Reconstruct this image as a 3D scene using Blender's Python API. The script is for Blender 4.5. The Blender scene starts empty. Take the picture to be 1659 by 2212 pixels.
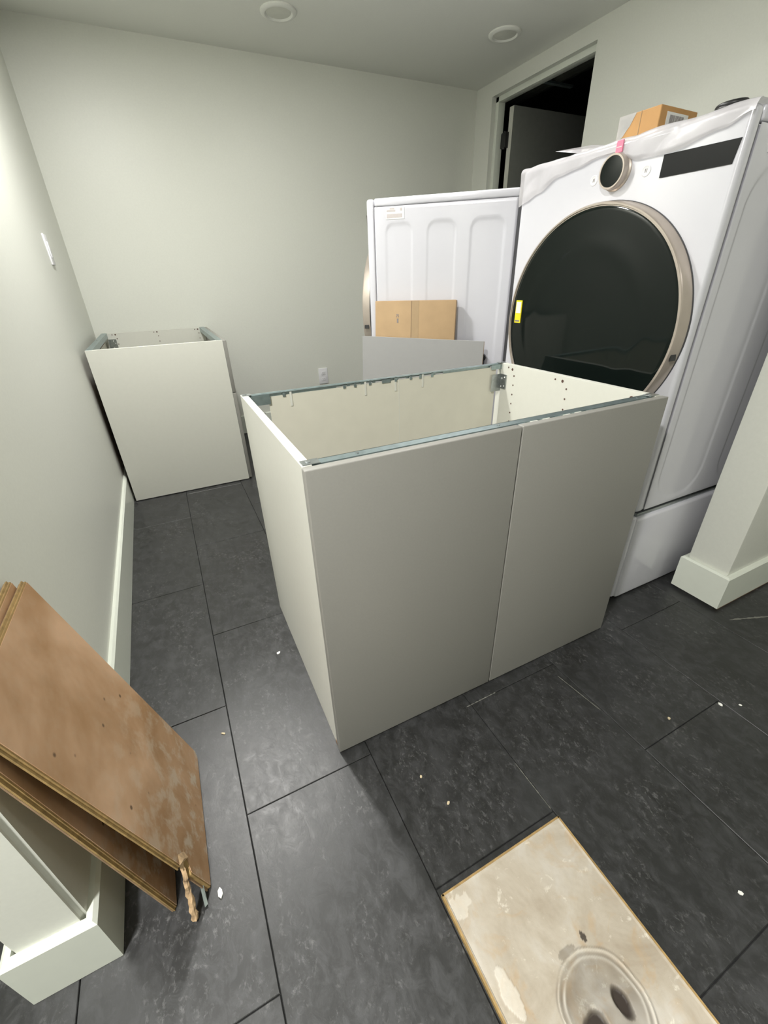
import bpy, bmesh, math, random
from mathutils import Vector, Matrix, noise
random.seed(4)
C = bpy.context.scene.collection
SC = bpy.context.scene
PI = math.pi

# ---------------------------------------------------------------- camera
cam = bpy.data.cameras.new('camera'); co = bpy.data.objects.new('camera', cam); C.objects.link(co)
co.location = (-0.15820541, -0.63066155, 1.03273202)
co.rotation_euler = (math.radians(61.20694595), math.radians(1.55528589), math.radians(-26.24359369))
cam.sensor_fit = 'HORIZONTAL'; cam.sensor_width = 36.0; cam.lens = 36.0 * 915.83 / 1659.0
cam.clip_start = 0.02; cam.clip_end = 50
SC.camera = co
# ---------------------------------------------------------------- world and lights
w = bpy.data.worlds.new('world'); SC.world = w; w.use_nodes = True
w.node_tree.nodes['Background'].inputs[0].default_value = (0.9, 0.95, 1.0, 1)
w.node_tree.nodes['Background'].inputs[1].default_value = 0.02
def area(name, loc, size, power, col=(1, 1, 1), rot=(0, 0, 0), spread=180):
    l = bpy.data.lights.new(name, 'AREA'); l.shape = 'DISK'; l.size = size; l.energy = power; l.color = col
    l.spread = math.radians(spread)
    o = bpy.data.objects.new(name, l); o.location = loc; o.rotation_euler = rot; C.objects.link(o); return o
CEIL = 2.2
LIGHT_SPOTS = [(-0.20, 1.22, 23.0), (1.00, 1.10, 6.5), (-0.85, -0.72, 44.0), (1.50, -1.45, 2.0)]  # the two weaker right-hand spots are added fill, not observed lamps
for i, (x, y, p) in enumerate(LIGHT_SPOTS):
    area('lamp_light', (x, y, CEIL - 0.030), 0.14, p, (1.0, 0.985, 0.955))
SC.view_settings.view_transform = 'Standard'; SC.view_settings.look = 'None'
SC.view_settings.gamma = 1.0; SC.view_settings.use_curve_mapping = False
SC.view_settings.exposure = 0.50

# ---------------------------------------------------------------- materials
def newmat(name):
    m = bpy.data.materials.new(name); m.use_nodes = True
    nt = m.node_tree; return m, nt, nt.nodes['Principled BSDF']
def N(nt, t, **k):
    n = nt.nodes.new(t)
    for a, b in k.items():
        if a in n.inputs.keys() if isinstance(a, str) else False: n.inputs[a].default_value = b
        else: setattr(n, a, b)
    return n
def coords(nt, world=False):
    if world: return N(nt, 'ShaderNodeNewGeometry').outputs['Position']
    return N(nt, 'ShaderNodeTexCoord').outputs['Object']
def noise_node(nt, vec, scale, detail=3, rough=0.5, dist=0.0):
    n = nt.nodes.new('ShaderNodeTexNoise'); n.inputs['Scale'].default_value = scale
    n.inputs['Detail'].default_value = detail; n.inputs['Roughness'].default_value = rough
    n.inputs['Distortion'].default_value = dist; nt.links.new(vec, n.inputs['Vector']); return n.outputs['Fac']
def ramp(nt, fac, stops):
    r = nt.nodes.new('ShaderNodeValToRGB'); el = r.color_ramp.elements
    el[0].position, el[0].color = stops[0][0], (*stops[0][1], 1)
    el[1].position, el[1].color = stops[-1][0], (*stops[-1][1], 1)
    for p, c in stops[1:-1]:
        e = el.new(p); e.color = (*c, 1)
    nt.links.new(fac, r.inputs[0]); return r.outputs[0]
def mixc(nt, fac, a, b):
    m = nt.nodes.new('ShaderNodeMix'); m.data_type = 'RGBA'
    for s, v in ((0, fac), (6, a), (7, b)):
        if hasattr(v, 'links'): nt.links.new(v, m.inputs[s])
        else: m.inputs[s].default_value = v if s == 0 else (*v, 1)
    return m.outputs[2]
def bump(nt, b, h, strength=0.1, dist=0.002):
    n = nt.nodes.new('ShaderNodeBump'); n.inputs['Strength'].default_value = strength
    n.inputs['Distance'].default_value = dist; nt.links.new(h, n.inputs['Height']); nt.links.new(n.outputs[0], b.inputs['Normal'])
G1 = (1, 1, 1); G0 = (0, 0, 0)
def simple(name, col, rough=0.5, metal=0.0, var=0.04, scale=30, bmp=0.03, coat=0.0, spec=0.5):
    m, nt, b = newmat(name); v = coords(nt)
    f = noise_node(nt, v, scale, 3)
    lo = tuple(max(0, c * (1 - var)) for c in col); hi = tuple(min(1, c * (1 + var)) for c in col)
    nt.links.new(ramp(nt, f, [(0.3, lo), (0.7, hi)]), b.inputs['Base Color'])
    b.inputs['Roughness'].default_value = rough; b.inputs['Metallic'].default_value = metal
    b.inputs['Coat Weight'].default_value = coat; b.inputs['Specular IOR Level'].default_value = spec
    if bmp: bump(nt, b, f, bmp)
    return m
M = {}
M['wall'] = simple('wall_paint', (0.73, 0.74, 0.675), 0.42, var=0.015, scale=120, bmp=0.06)
M['ceiling'] = simple('ceiling_paint', (0.78, 0.79, 0.735), 0.6, var=0.01, scale=120, bmp=0.06)
M['trim'] = simple('trim_paint', (0.72, 0.75, 0.67), 0.3, var=0.01, scale=40, bmp=0.02)
M['door'] = simple('cabinet_front', (0.262, 0.257, 0.235), 0.42, var=0.02, scale=200, bmp=0.03)
M['carcass'] = simple('melamine', (0.68, 0.68, 0.615), 0.38, var=0.01, scale=60, bmp=0.01)
M['hardboard'] = simple('back_hardboard', (0.68, 0.66, 0.56), 0.5, var=0.02, scale=20, bmp=0.02)
M['hardboard_brown'] = simple('raw_hardboard', (0.18, 0.11, 0.07), 0.8, var=0.15)
M['hole'] = simple('drill_hole', (0.10, 0.055, 0.04), 0.8, bmp=0)
M['zinc'] = simple('galvanised_steel', (0.34, 0.42, 0.43), 0.36, metal=0.85, var=0.12, scale=60, bmp=0.04)
M['zincd'] = simple('zinc_bracket', (0.42, 0.45, 0.45), 0.3, metal=0.9, var=0.12, scale=90, bmp=0.04)
M['enamel'] = simple('white_enamel', (0.61, 0.61, 0.655), 0.20, var=0.005, scale=20, bmp=0.0, coat=0.4)
M['plastic_white'] = simple('white_plastic', (0.82, 0.82, 0.84), 0.35, var=0.005, bmp=0)
M['champagne'] = simple('champagne_trim', (0.50, 0.44, 0.385), 0.32, metal=0.55, var=0.04, bmp=0.0)
M['blackgloss'] = simple('black_glass', (0.004, 0.007, 0.006), 0.07, var=0.1, scale=4, bmp=0, coat=0.0, spec=0.33)
M['black'] = simple('black_plastic', (0.012, 0.012, 0.013), 0.4, bmp=0.02)
M['seal'] = simple('dark_grey_plastic', (0.05, 0.05, 0.055), 0.5, bmp=0.02)
M['display'] = simple('display_black', (0.010, 0.011, 0.011), 0.35, bmp=0, spec=0.18)
M['yellow'] = simple('yellow_sticker', (0.85, 0.72, 0.02), 0.45, bmp=0)
M['label'] = simple('white_label', (0.78, 0.78, 0.76), 0.5, bmp=0)
M['ink'] = simple('grey_ink', (0.22, 0.20, 0.20), 0.6, bmp=0)
M['inkl'] = simple('light_grey_ink', (0.50, 0.46, 0.45), 0.6, bmp=0)
M['pink'] = simple('pink_tape', (0.80, 0.22, 0.34), 0.4, bmp=0)
M['card'] = simple('corrugated_cardboard', (0.36, 0.245, 0.13), 0.75, var=0.06, scale=14, bmp=0.05)
M['card2'] = simple('brown_carton', (0.50, 0.275, 0.10), 0.7, var=0.06, scale=14, bmp=0.05)
M['tape'] = simple('packing_tape', (0.38, 0.27, 0.155), 0.25, var=0.03, bmp=0)
M['panelgrey'] = simple('grey_panel', (0.28, 0.28, 0.275), 0.5, var=0.01, scale=50, bmp=0.02)
M['dark'] = simple('unlit_room_tone', (0.035, 0.035, 0.033), 0.8)  # near-black wall colour stands in for the room being unlit
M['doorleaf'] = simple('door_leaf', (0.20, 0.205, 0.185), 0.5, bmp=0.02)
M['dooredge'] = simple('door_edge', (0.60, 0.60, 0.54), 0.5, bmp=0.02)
M['duct'] = simple('duct_foil', (0.08, 0.085, 0.07), 0.5, metal=0.3, var=0.3, scale=8)
M['wood'] = simple('raw_wood_gap', (0.33, 0.22, 0.13), 0.8, var=0.3, scale=25, bmp=0.3)
M['hdf'] = simple('hdf_core', (0.36, 0.24, 0.095), 0.75, var=0.22, scale=70, bmp=0.25)
M['splinter'] = simple('torn_board', (0.48, 0.33, 0.19), 0.85, var=0.45, scale=60, bmp=0.8)
M['foil'] = simple('metal_foil', (0.50, 0.56, 0.54), 0.3, metal=0.8, bmp=0.1)
M['chip'] = simple('paint_chip', (0.85, 0.85, 0.80), 0.6, bmp=0.1)
M['chipy'] = simple('wood_crumb', (0.62, 0.52, 0.34), 0.7, bmp=0.1)
M['lens'] = simple('lamp_lens_off', (0.64, 0.65, 0.58), 0.35, bmp=0)
def m_lamp():
    m, nt, b = newmat('lit_lens'); b.inputs['Base Color'].default_value = (0.9, 0.9, 0.9, 1)
    b.inputs['Emission Color'].default_value = (1, 0.985, 0.94, 1); b.inputs['Emission Strength'].default_value = 20
    f = noise_node(nt, coords(nt), 5); nt.links.new(ramp(nt, f, [(0, (0.88,) * 3), (1, (0.92,) * 3)]), b.inputs['Base Color'])
    return m
M['litlens'] = m_lamp()
def m_floor():
    m, nt, b = newmat('slate_vinyl_tile'); v = coords(nt, True)
    mp = N(nt, 'ShaderNodeMapping'); mp.inputs['Scale'].default_value = (1.25, 0.85, 1.0); mp.inputs['Rotation'].default_value = (0, 0, 0.35); nt.links.new(v, mp.inputs['Vector']); v = mp.outputs[0]
    a = noise_node(nt, v, 5.5, 7, 0.68, 0.5); f = noise_node(nt, v, 30, 6, 0.72, 0.6)
    g = noise_node(nt, v, 75, 5, 0.75, 0.4); h = noise_node(nt, v, 8, 6, 0.65, 1.0)
    base = ramp(nt, a, [(0.3, (0.013, 0.0135, 0.013)), (0.55, (0.021, 0.0215, 0.0215)), (0.75, (0.038, 0.039, 0.040))])
    mo = ramp(nt, f, [(0.44, G0), (0.66, (0.75,) * 3)])
    c = mixc(nt, mo, base, (0.047, 0.048, 0.050))
    # pale dusty smudges
    s = nt.nodes.new('ShaderNodeMath'); s.operation = 'MULTIPLY'
    nt.links.new(ramp(nt, g, [(0.53, G0), (0.70, G1)]), s.inputs[0]); nt.links.new(ramp(nt, h, [(0.46, G0), (0.64, (0.6,) * 3)]), s.inputs[1])
    c = mixc(nt, s.outputs[0], c, (0.19, 0.19, 0.19))
    nt.links.new(c, b.inputs['Base Color'])
    r = ramp(nt, f, [(0.3, (0.34,) * 3), (0.7, (0.48,) * 3)]); nt.links.new(r, b.inputs['Roughness'])
    b.inputs['Specular IOR Level'].default_value = 0.62
    bump(nt, b, f, 0.28, 0.0012); return m
M['tile'] = m_floor()
M['grout'] = simple('joint_underlay', (0.016, 0.016, 0.016), 0.9)
def m_backing():
    m, nt, b = newmat('brown_plank_backing'); tc = coords(nt)
    a = noise_node(nt, tc, 5, 4, 0.55, 0.4); f = noise_node(nt, tc, 60, 4, 0.6)
    base = ramp(nt, a, [(0.35, (0.40, 0.225, 0.105)), (0.62, (0.64, 0.41, 0.255))])
    base = mixc(nt, ramp(nt, f, [(0.45, G0), (0.8, (0.25,) * 3)]), base, (0.52, 0.39, 0.27))
    # white dried dust, mostly near the foot (low local x)
    sep = N(nt, 'ShaderNodeSeparateXYZ'); nt.links.new(tc, sep.inputs[0])
    mr = N(nt, 'ShaderNodeMapRange'); nt.links.new(sep.outputs[0], mr.inputs[0])
    mr.inputs[1].default_value = 0.40; mr.inputs[2].default_value = 0.0; mr.inputs[3].default_value = 0.0; mr.inputs[4].default_value = 1.0
    d = noise_node(nt, tc, 26, 5, 0.6, 0.15)
    mu = N(nt, 'ShaderNodeMath'); mu.operation = 'MULTIPLY'
    nt.links.new(ramp(nt, d, [(0.50, G0), (0.64, (0.85,) * 3)]), mu.inputs[0]); nt.links.new(mr.outputs[0], mu.inputs[1])
    c = mixc(nt, mu.outputs[0], base, (0.66, 0.57, 0.46))
    vo = nt.nodes.new('ShaderNodeTexVoronoi'); vo.inputs['Scale'].default_value = 21; nt.links.new(tc, vo.inputs['Vector'])
    sp = N(nt, 'ShaderNodeSeparateColor'); nt.links.new(vo.outputs['Color'], sp.inputs[0])
    mk = N(nt, 'ShaderNodeMath'); mk.operation = 'MULTIPLY'
    nt.links.new(ramp(nt, vo.outputs['Distance'], [(0.05, (0.85,) * 3), (0.10, G0)]), mk.inputs[0]); nt.links.new(ramp(nt, sp.outputs[0], [(0.66, G0), (0.68, G1)]), mk.inputs[1])
    c = mixc(nt, mk.outputs[0], c, (0.09, 0.045, 0.02))
    nt.links.new(c, b.inputs['Base Color']); b.inputs['Roughness'].default_value = 0.55
    bump(nt, b, f, 0.25, 0.001); return m
M['backing'] = m_backing()
def m_plate():
    m, nt, b = newmat('mortar_stained_tile_back'); tc = coords(nt)
    a = noise_node(nt, tc, 9, 5, 0.6, 0.6); f = noise_node(nt, tc, 40, 5, 0.65, 0.4); h = noise_node(nt, tc, 13, 4, 0.6, 1.5)
    base = ramp(nt, a, [(0.30, (0.37, 0.31, 0.235)), (0.52, (0.48, 0.425, 0.345)), (0.72, (0.58, 0.55, 0.50))])
    base = mixc(nt, ramp(nt, h, [(0.55, G0), (0.72, (0.6,) * 3)]), base, (0.46, 0.31, 0.16))
    base = mixc(nt, ramp(nt, f, [(0.60, G0), (0.72, (0.8,) * 3)]), base, (0.80, 0.76, 0.66))
    at = N(nt, 'ShaderNodeAttribute'); at.attribute_name = 'dirt'
    c = mixc(nt, at.outputs['Fac'], base, (0.03, 0.02, 0.014))
    a2 = N(nt, 'ShaderNodeAttribute'); a2.attribute_name = 'pale'; c = mixc(nt, a2.outputs['Fac'], c, (0.74, 0.70, 0.62))
    nt.links.new(c, b.inputs['Base Color']); b.inputs['Roughness'].default_value = 0.6
    bump(nt, b, f, 0.35, 0.0015); return m
M['plate'] = m_plate()
def m_film():
    m, nt, b = newmat('protective_film'); v = coords(nt)
    f = noise_node(nt, v, 12, 3); nt.links.new(ramp(nt, f, [(0.3, (0.66, 0.64, 0.67)), (0.7, (0.74, 0.72, 0.75))]), b.inputs['Base Color'])
    b.inputs['Roughness'].default_value = 0.3; b.inputs['Alpha'].default_value = 0.62
    bump(nt, b, f, 0.5, 0.01); return m
M['film'] = m_film()

# ---------------------------------------------------------------- mesh helpers
def box(bm, lo, hi, bev=0.0, seg=2, M4=None):
    lo = Vector(lo); hi = Vector(hi); c = (lo + hi) / 2; s = hi - lo
    r = bmesh.ops.create_cube(bm, size=1.0)
    vs = r['verts']
    for v in vs: v.co = Vector((c[i] + v.co[i] * s[i] for i in range(3)))
    if bev > 0:
        es = list({e for v in vs for e in v.link_edges})
        rr = bmesh.ops.bevel(bm, geom=es, offset=bev, segments=seg, affect='EDGES', profile=0.5)
        vs = list({v for f in rr['faces'] for v in f.verts} | {v for v in vs if v.is_valid})
    if M4 is not None:
        for v in vs: v.co = M4 @ v.co
    return vs
def prism(bm, pts, z0, z1):
    a = [bm.verts.new((x, y, z0)) for x, y in pts]; b = [bm.verts.new((x, y, z1)) for x, y in pts]
    n = len(pts); bm.faces.new(a[::-1]); bm.faces.new(b)
    for i in range(n): bm.faces.new((a[i], a[(i + 1) % n], b[(i + 1) % n], b[i]))
def lathe(bm, prof, seg=64, axis='Z', o=(0, 0, 0)):
    # prof: list of (r, h); axis Z or -X (h runs along -x)
    rings = []
    for r, h in prof:
        ring = []
        for i in range(seg):
            a = 2 * PI * i / seg; p, q = r * math.cos(a), r * math.sin(a)
            if axis == 'Z': co_ = (o[0] + p, o[1] + q, o[2] + h)
            elif axis == '-X': co_ = (o[0] - h, o[1] + p, o[2] + q)
            else: co_ = (o[0] + p, o[1] + h, o[2] + q)
            ring.append(bm.verts.new(co_))
        rings.append(ring)
    for a, b in zip(rings, rings[1:]):
        for i in range(seg): bm.faces.new((a[i], a[(i + 1) % seg], b[(i + 1) % seg], b[i]))
    for ring, (r, h), fl in ((rings[0], prof[0], 1), (rings[-1], prof[-1], 0)):
        if r > 1e-5: bm.faces.new(ring[::-1] if fl else ring)
def tube(bm, pts, r, seg=12, rfun=None):
    P = [Vector(p) for p in pts]; rings = []; up = Vector((0, 0, 1)); prev = None
    for i, p in enumerate(P):
        t = (P[min(i + 1, len(P) - 1)] - P[max(i - 1, 0)]).normalized()
        a = t.cross(up) if prev is None else prev - t * prev.dot(t)
        if a.length < 1e-4: a = t.cross(Vector((1, 0, 0)))
        a.normalize(); prev = a; b = t.cross(a); rr = rfun(i / (len(P) - 1)) if rfun else r
        rings.append([bm.verts.new(p + (a * math.cos(2 * PI * k / seg) + b * math.sin(2 * PI * k / seg)) * rr) for k in range(seg)])
    for a, b in zip(rings, rings[1:]):
        for k in range(seg): bm.faces.new((a[k], a[(k + 1) % seg], b[(k + 1) % seg], b[k]))
    bm.faces.new(rings[0][::-1]); bm.faces.new(rings[-1])
def obj(name, bm, mat, parent=None, smooth=False, loc=None, weld=False):
    if weld: bmesh.ops.remove_doubles(bm, verts=bm.verts, dist=1e-5)
    bmesh.ops.recalc_face_normals(bm, faces=bm.faces)
    me = bpy.data.meshes.new(name); bm.to_mesh(me); bm.free()
    for m in (mat if isinstance(mat, (list, tuple)) else [mat]): me.materials.append(m)
    if smooth:
        me.shade_smooth(); me.set_sharp_from_angle(angle=math.radians(40))
    o = bpy.data.objects.new(name, me); C.objects.link(o)
    if loc: o.location = loc
    if parent: o.parent = parent
    return o
def BM(): return bmesh.new()
def boxobj(name, lo, hi, mat, parent=None, bev=0.0, seg=2):
    bm = BM(); box(bm, lo, hi, bev, seg); return obj(name, bm, mat, parent, smooth=bev > 0)
def tag(o, label, cat, group=None):
    o['label'] = label; o['category'] = cat
    if group: o['group'] = group
    return o
def thing(name, label, cat, loc=(0, 0, 0), rotz=0.0, group=None):
    o = bpy.data.objects.new(name, None); o.empty_display_size = 0.05; C.objects.link(o)
    o.location = loc; o.rotation_euler = (0, 0, rotz); return tag(o, label, cat, group)
def struct(o, label=None, cat=None):
    o['kind'] = 'structure'
    if label: o['label'] = label
    if cat: o['category'] = cat
    return o

# ---------------------------------------------------------------- the room shell
XR, YB, XL0 = 2.30, 2.765, -1.6
YH = -2.3
def wx(y): return -0.472 - 0.0135 * (y + 0.165) - 0.015          # laundry side of the left wall
bm = BM(); box(bm, (XL0 - 0.1, YH - 0.1, -0.06), (XR + 0.1, YB + 0.1, -0.004))
floor = struct(obj('floor', bm, M['grout']), 'dark slate-look vinyl tile floor, dusty and scuffed', 'floor')
# tiles, laid lengthways in columns that step by half a tile
TX, TY = 0.303, 0.61; tmesh = None
k0 = math.floor((XL0 + 0.235) / TX) - 1
for k in range(k0, 12):
    xa, xb = -0.235 + TX * k, -0.235 + TX * (k + 1)
    if xb <= XL0 + 0.01 or xa >= XR - 0.01: continue
    off = -0.035 if k % 2 == 0 else 0.275
    for j in range(-6, 8):
        ya, yb = off + TY * j, off + TY * (j + 1)
        x0, x1, y0, y1 = max(xa, XL0), min(xb, XR), max(ya, YH), min(yb, YB)
        if x1 - x0 < 0.02 or y1 - y0 < 0.02: continue
        full = (x0 == xa and x1 == xb and y0 == ya and y1 == yb)
        if full and tmesh:
            o = bpy.data.objects.new('floor_tile', tmesh); C.objects.link(o); o.parent = floor
        else:
            bm = BM(); g = 0.0007; hx, hy = (x1 - x0) / 2 - g, (y1 - y0) / 2 - g
            prism(bm, [(-hx, -hy), (hx, -hy), (hx, hy), (-hx, hy)], -0.006, 0.0)
            es = [e for e in bm.edges if all(v.co.z > -0.001 for v in e.verts)]
            bmesh.ops.bevel(bm, geom=es, offset=0.0011, segments=1, affect='EDGES')
            o = obj('floor_tile', bm, M['tile'], floor)
            if full: tmesh = o.data
        o.location = ((x0 + x1) / 2, (y0 + y1) / 2, random.uniform(-0.00025, 0.0))
# ceiling
struct(boxobj('ceiling', (XL0 - 0.1, YH - 0.1, CEIL), (XR + 0.1, YB + 0.1, CEIL + 0.08), M['ceiling']), 'plain painted ceiling', 'ceiling')
# left wall with the stub that turns the corner towards the hall
bm = BM()
prism(bm, [(wx(-0.15), -0.15), (wx(YB + .1), YB + 0.1), (-0.588, YB + 0.1), (-0.588, -0.15)], 0, CEIL)
es = [e for e in bm.edges if all(abs(v.co.y + 0.15) < 1e-4 for v in e.verts) and abs(e.verts[0].co.x - e.verts[1].co.x) < 1e-4]
bmesh.ops.bevel(bm, geom=es, offset=0.008, segments=3, affect='EDGES')
struct(obj('wall_left', bm, M['wall'], smooth=True), 'pale sage left wall ending in a corner at the entry', 'wall')
struct(boxobj('wall_back', (XL0, YB, 0), (XR, YB + 0.1, CEIL), M['wall']), 'pale sage back wall', 'wall')
# right wall with the doorway opening
DY0, DY1, DZ = 1.715, 2.584, 2.12; XT = XR + 0.09
bm = BM()
box(bm, (XR, YH, 0), (XT, DY0, CEIL)); box(bm, (XR, DY1, 0), (XT, YB + 0.1, CEIL)); box(bm, (XR, DY0, DZ), (XT, DY1, CEIL))
struct(obj('wall_right', bm, M['wall']), 'pale sage right wall with a doorway', 'wall')
# entry wall: right wing and header over the opening
bm = BM(); box(bm, (1.345, -0.11, 0), (XR, 0.02, CEIL), 0.006)
struct(obj('wall_entry', bm, M['wall'], smooth=True), 'end of the entry wall beside the washer', 'wall')
struct(boxobj('wall_header', (wx(-.08), -0.11, 2.03), (1.345, 0.02, CEIL), M['wall']), 'header over the wide entry opening', 'wall')
# hall walls behind the camera
struct(boxobj('wall_hall_back', (XL0 - 0.1, YH - 0.1, 0), (XR + 0.1, YH, CEIL), M['wall']), 'hall wall behind the viewer', 'wall')
struct(boxobj('wall_hall_left', (XL0 - 0.1, YH, 0), (XL0, YB, CEIL), M['wall']), 'hall wall on the left', 'wall')
# door frame (jamb), door leaf, hinge
bm = BM()
box(bm, (XR + 0.035, DY1 - 0.031, 0), (XT + 0.002, DY1, DZ - 0.001), 0.002)
box(bm, (XR + 0.035, DY0, 0), (XT + 0.002, DY0 + 0.031, DZ - 0.001), 0.002)
box(bm, (XR + 0.035, DY0, DZ - 0.030), (XT + 0.002, DY1, DZ), 0.002)
struct(obj('trim_1', bm, M['trim'], smooth=True), 'painted jamb of the doorway', 'door frame')
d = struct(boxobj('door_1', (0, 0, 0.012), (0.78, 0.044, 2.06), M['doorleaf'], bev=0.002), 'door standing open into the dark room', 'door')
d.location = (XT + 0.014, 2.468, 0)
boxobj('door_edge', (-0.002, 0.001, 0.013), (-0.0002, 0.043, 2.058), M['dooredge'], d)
for z in (0.25, 1.02, 1.88):
    bm = BM(); box(bm, (-0.030, 0.030, z - 0.045), (-0.003, 0.086, z + 0.045), 0.008)
    box(bm, (-0.006, 0.030, z - 0.045), (-0.0025, 0.036, z + 0.045))
    tube(bm, [(-0.020, 0.052, z - 0.05), (-0.020, 0.052, z + 0.05)], 0.009)
    obj('hinge', bm, M['black'], d, smooth=True)
# the unlit room beyond
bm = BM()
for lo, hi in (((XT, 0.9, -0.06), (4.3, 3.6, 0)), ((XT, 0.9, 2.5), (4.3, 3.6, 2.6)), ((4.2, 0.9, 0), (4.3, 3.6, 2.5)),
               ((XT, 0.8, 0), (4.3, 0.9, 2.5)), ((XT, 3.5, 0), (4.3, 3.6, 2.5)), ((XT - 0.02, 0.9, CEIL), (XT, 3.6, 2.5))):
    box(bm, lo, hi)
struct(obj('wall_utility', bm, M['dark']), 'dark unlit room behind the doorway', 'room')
t = thing('ventilation_duct', 'dark round duct under the ceiling of the unlit room beyond the doorway', 'duct', (0, 0, 0))
bm = BM(); tube(bm, [(2.62, 1.2 + 0.06 * i, 2.28) for i in range(38)], 0.13, 24, lambda s: 0.128 + 0.004 * (int(s * 37) % 2))
obj('duct_pipe', bm, M['duct'], t)
for y in (1.5, 2.3, 3.1):
    bm = BM(); box(bm, (2.485, y, 2.27), (2.50, y + 0.03, 2.5)); box(bm, (2.74, y, 2.27), (2.755, y + 0.03, 2.5)); box(bm, (2.485, y, 2.14), (2.755, y + 0.03, 2.152))
    obj('duct_strap', bm, M['zinc'], t)

# baseboards
BH = 0.138
def baseboard(name, path, label, th=0.015, z0=0.001):
    """sweep a bevelled profile along a wall foot line; the room lies to the left of the path"""
    prof = [(0.0, z0), (th, z0), (th, BH - 0.006), (th - 0.006, BH), (0.0, BH)]
    P = [Vector(p) for p in path]; bm = BM(); rings = []
    for i, p in enumerate(P):
        ns = []
        if i > 0: d_ = (P[i] - P[i - 1]).normalized(); ns.append(Vector((-d_.y, d_.x)))
        if i < len(P) - 1: d_ = (P[i + 1] - P[i]).normalized(); ns.append(Vector((-d_.y, d_.x)))
        n = ns[0] if len(ns) == 1 else (ns[0] + ns[1]) / (1 + ns[0].dot(ns[1]))
        rings.append([bm.verts.new((p.x + n.x * o_, p.y + n.y * o_, z)) for o_, z in prof])
    m = len(prof)
    for a, b in zip(rings, rings[1:]):
        for k in range(m): bm.faces.new((a[k], a[(k + 1) % m], b[(k + 1) % m], b[k]))
    bm.faces.new(rings[0]); bm.faces.new(rings[-1][::-1])
    return struct(obj(name, bm, M['trim']), label, 'baseboard')
baseboard('baseboard_left', [(-0.588, YB), (-0.588, -0.15), (wx(-0.15), -0.15), (wx(YB), YB)][::-1], 'white baseboard wrapped round the left wall end')
baseboard('baseboard_back', [(XR, YB), (wx(YB), YB)], 'white baseboard along the back wall')
baseboard('baseboard_right', [(XR, 0.035), (XR, DY0)], 'white baseboard along the right wall')
baseboard('baseboard_column', [(XR, -0.11), (1.345, -0.11), (1.345, 0.02), (XR, 0.02)], 'white baseboard wrapped round the end of the entry wall', z0=0.012)
struct(boxobj('trim_2', (1.346, -0.121, 0.0005), (XR, -0.111, 0.013), M['wood']), 'bare brown gap under the entry wall baseboard', 'trim')

# ---------------------------------------------------------------- ceiling lamps
def ceiling_lamp(x, y, label, lit, r=0.088):
    t = thing('ceiling_light', label, 'ceiling light', (x, y, CEIL), 0, 'round recessed ceiling lights')
    bm = BM(); lathe(bm, [(r, 0.0), (r, -0.006), (r - 0.008, -0.012), (r - 0.020, -0.012), (r - 0.026, -0.005), (r - 0.026, 0.0)], 48)
    obj('trim_ring', bm, M['plastic_white'] if lit else M['ceiling'], t, smooth=True)
    bm = BM(); lathe(bm, [(r - 0.0265, -0.001), (r - 0.0265, -0.005), (r - 0.034, -0.0065), (0.0, -0.0068)], 48)
    obj('lens', bm, M['litlens'] if lit else M['lens'], t, smooth=True, weld=True)
ceiling_lamp(0.735, 2.285, 'unlit round ceiling light near the top centre, farther left', False)
ceiling_lamp(1.935, 2.035, 'unlit round ceiling light just left of the doorway top', False)
for x, y, p in LIGHT_SPOTS:  # right-hand fixtures are added as well, housing the fill lamps
    ceiling_lamp(x, y, ('lit round ceiling lamp over the laundry floor' if x < 0 else 'added fill lamp on the ceiling above the wide cabinet and machine') if y > 0 else ('lit round ceiling lamp over the hall near the left wall end' if x < 0 else 'added fill lamp on the hall ceiling near the right wall'), True)

# ---------------------------------------------------------------- cabinets
def holes(parent, x, pts, facing=-1, axis='x'):
    # row of drilled holes seen on an inner face: shallow dark discs set just proud of the face
    for (a, z, r) in pts:
        bm = BM()
        if axis == 'x': lathe(bm, [(r, 0.0), (r, 0.0004), (0.0, 0.0004)], 14, '-X', (x, a, z))
        else: lathe(bm, [(r, 0.0), (r, -0.0004), (0.0, -0.0004)], 14, 'Y', (a, x, z))
        obj('screw_hole', bm, M['hole'], parent, weld=True)
H, W, D = 0.762, 0.921, 0.612
t = thing('base_cabinet', 'wide topless base cabinet with two grey doors, middle of the room', 'cabinet')
lp = boxobj('side_panel', (0.002, 0.021, 0.0), (0.020, D, H), M['carcass'], t, 0.0006, 1)
rp = boxobj('side_panel', (W - 0.020, 0.021, 0.0), (W - 0.002, D, H), M['carcass'], t, 0.0006, 1)
holes(rp, W - 0.0201, [(0.555, 0.752, .003), (0.535, 0.748, .0045), (0.524, 0.728, .003), (0.524, 0.697, .003), (0.524, 0.665, .003), (0.524, 0.633, .003), (0.524, 0.601, .003), (0.524, 0.569, .003), (0.524, 0.537, .003),
                       (0.342, 0.748, .003), (0.313, 0.747, .0045), (0.294, 0.727, .003), (0.294, 0.697, .003), (0.294, 0.665, .003), (0.294, 0.633, .003), (0.294, 0.601, .003),
                       (0.082, 0.744, .0055), (0.064, 0.70, .003), (0.064, 0.668, .003)])
bp = boxobj('back_panel', (0.075, D - 0.016, 0.02), (W - 0.040, D - 0.012, H - 0.012), M['hardboard'], t)
boxobj('panel_crease', (0.49, D - 0.0166, 0.02), (0.4915, D - 0.0158, H - 0.012), M['carcass'], bp)
boxobj('bottom_panel', (0.020, 0.021, 0.0), (W - 0.020, D - 0.02, 0.018), M['carcass'], t)
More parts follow.
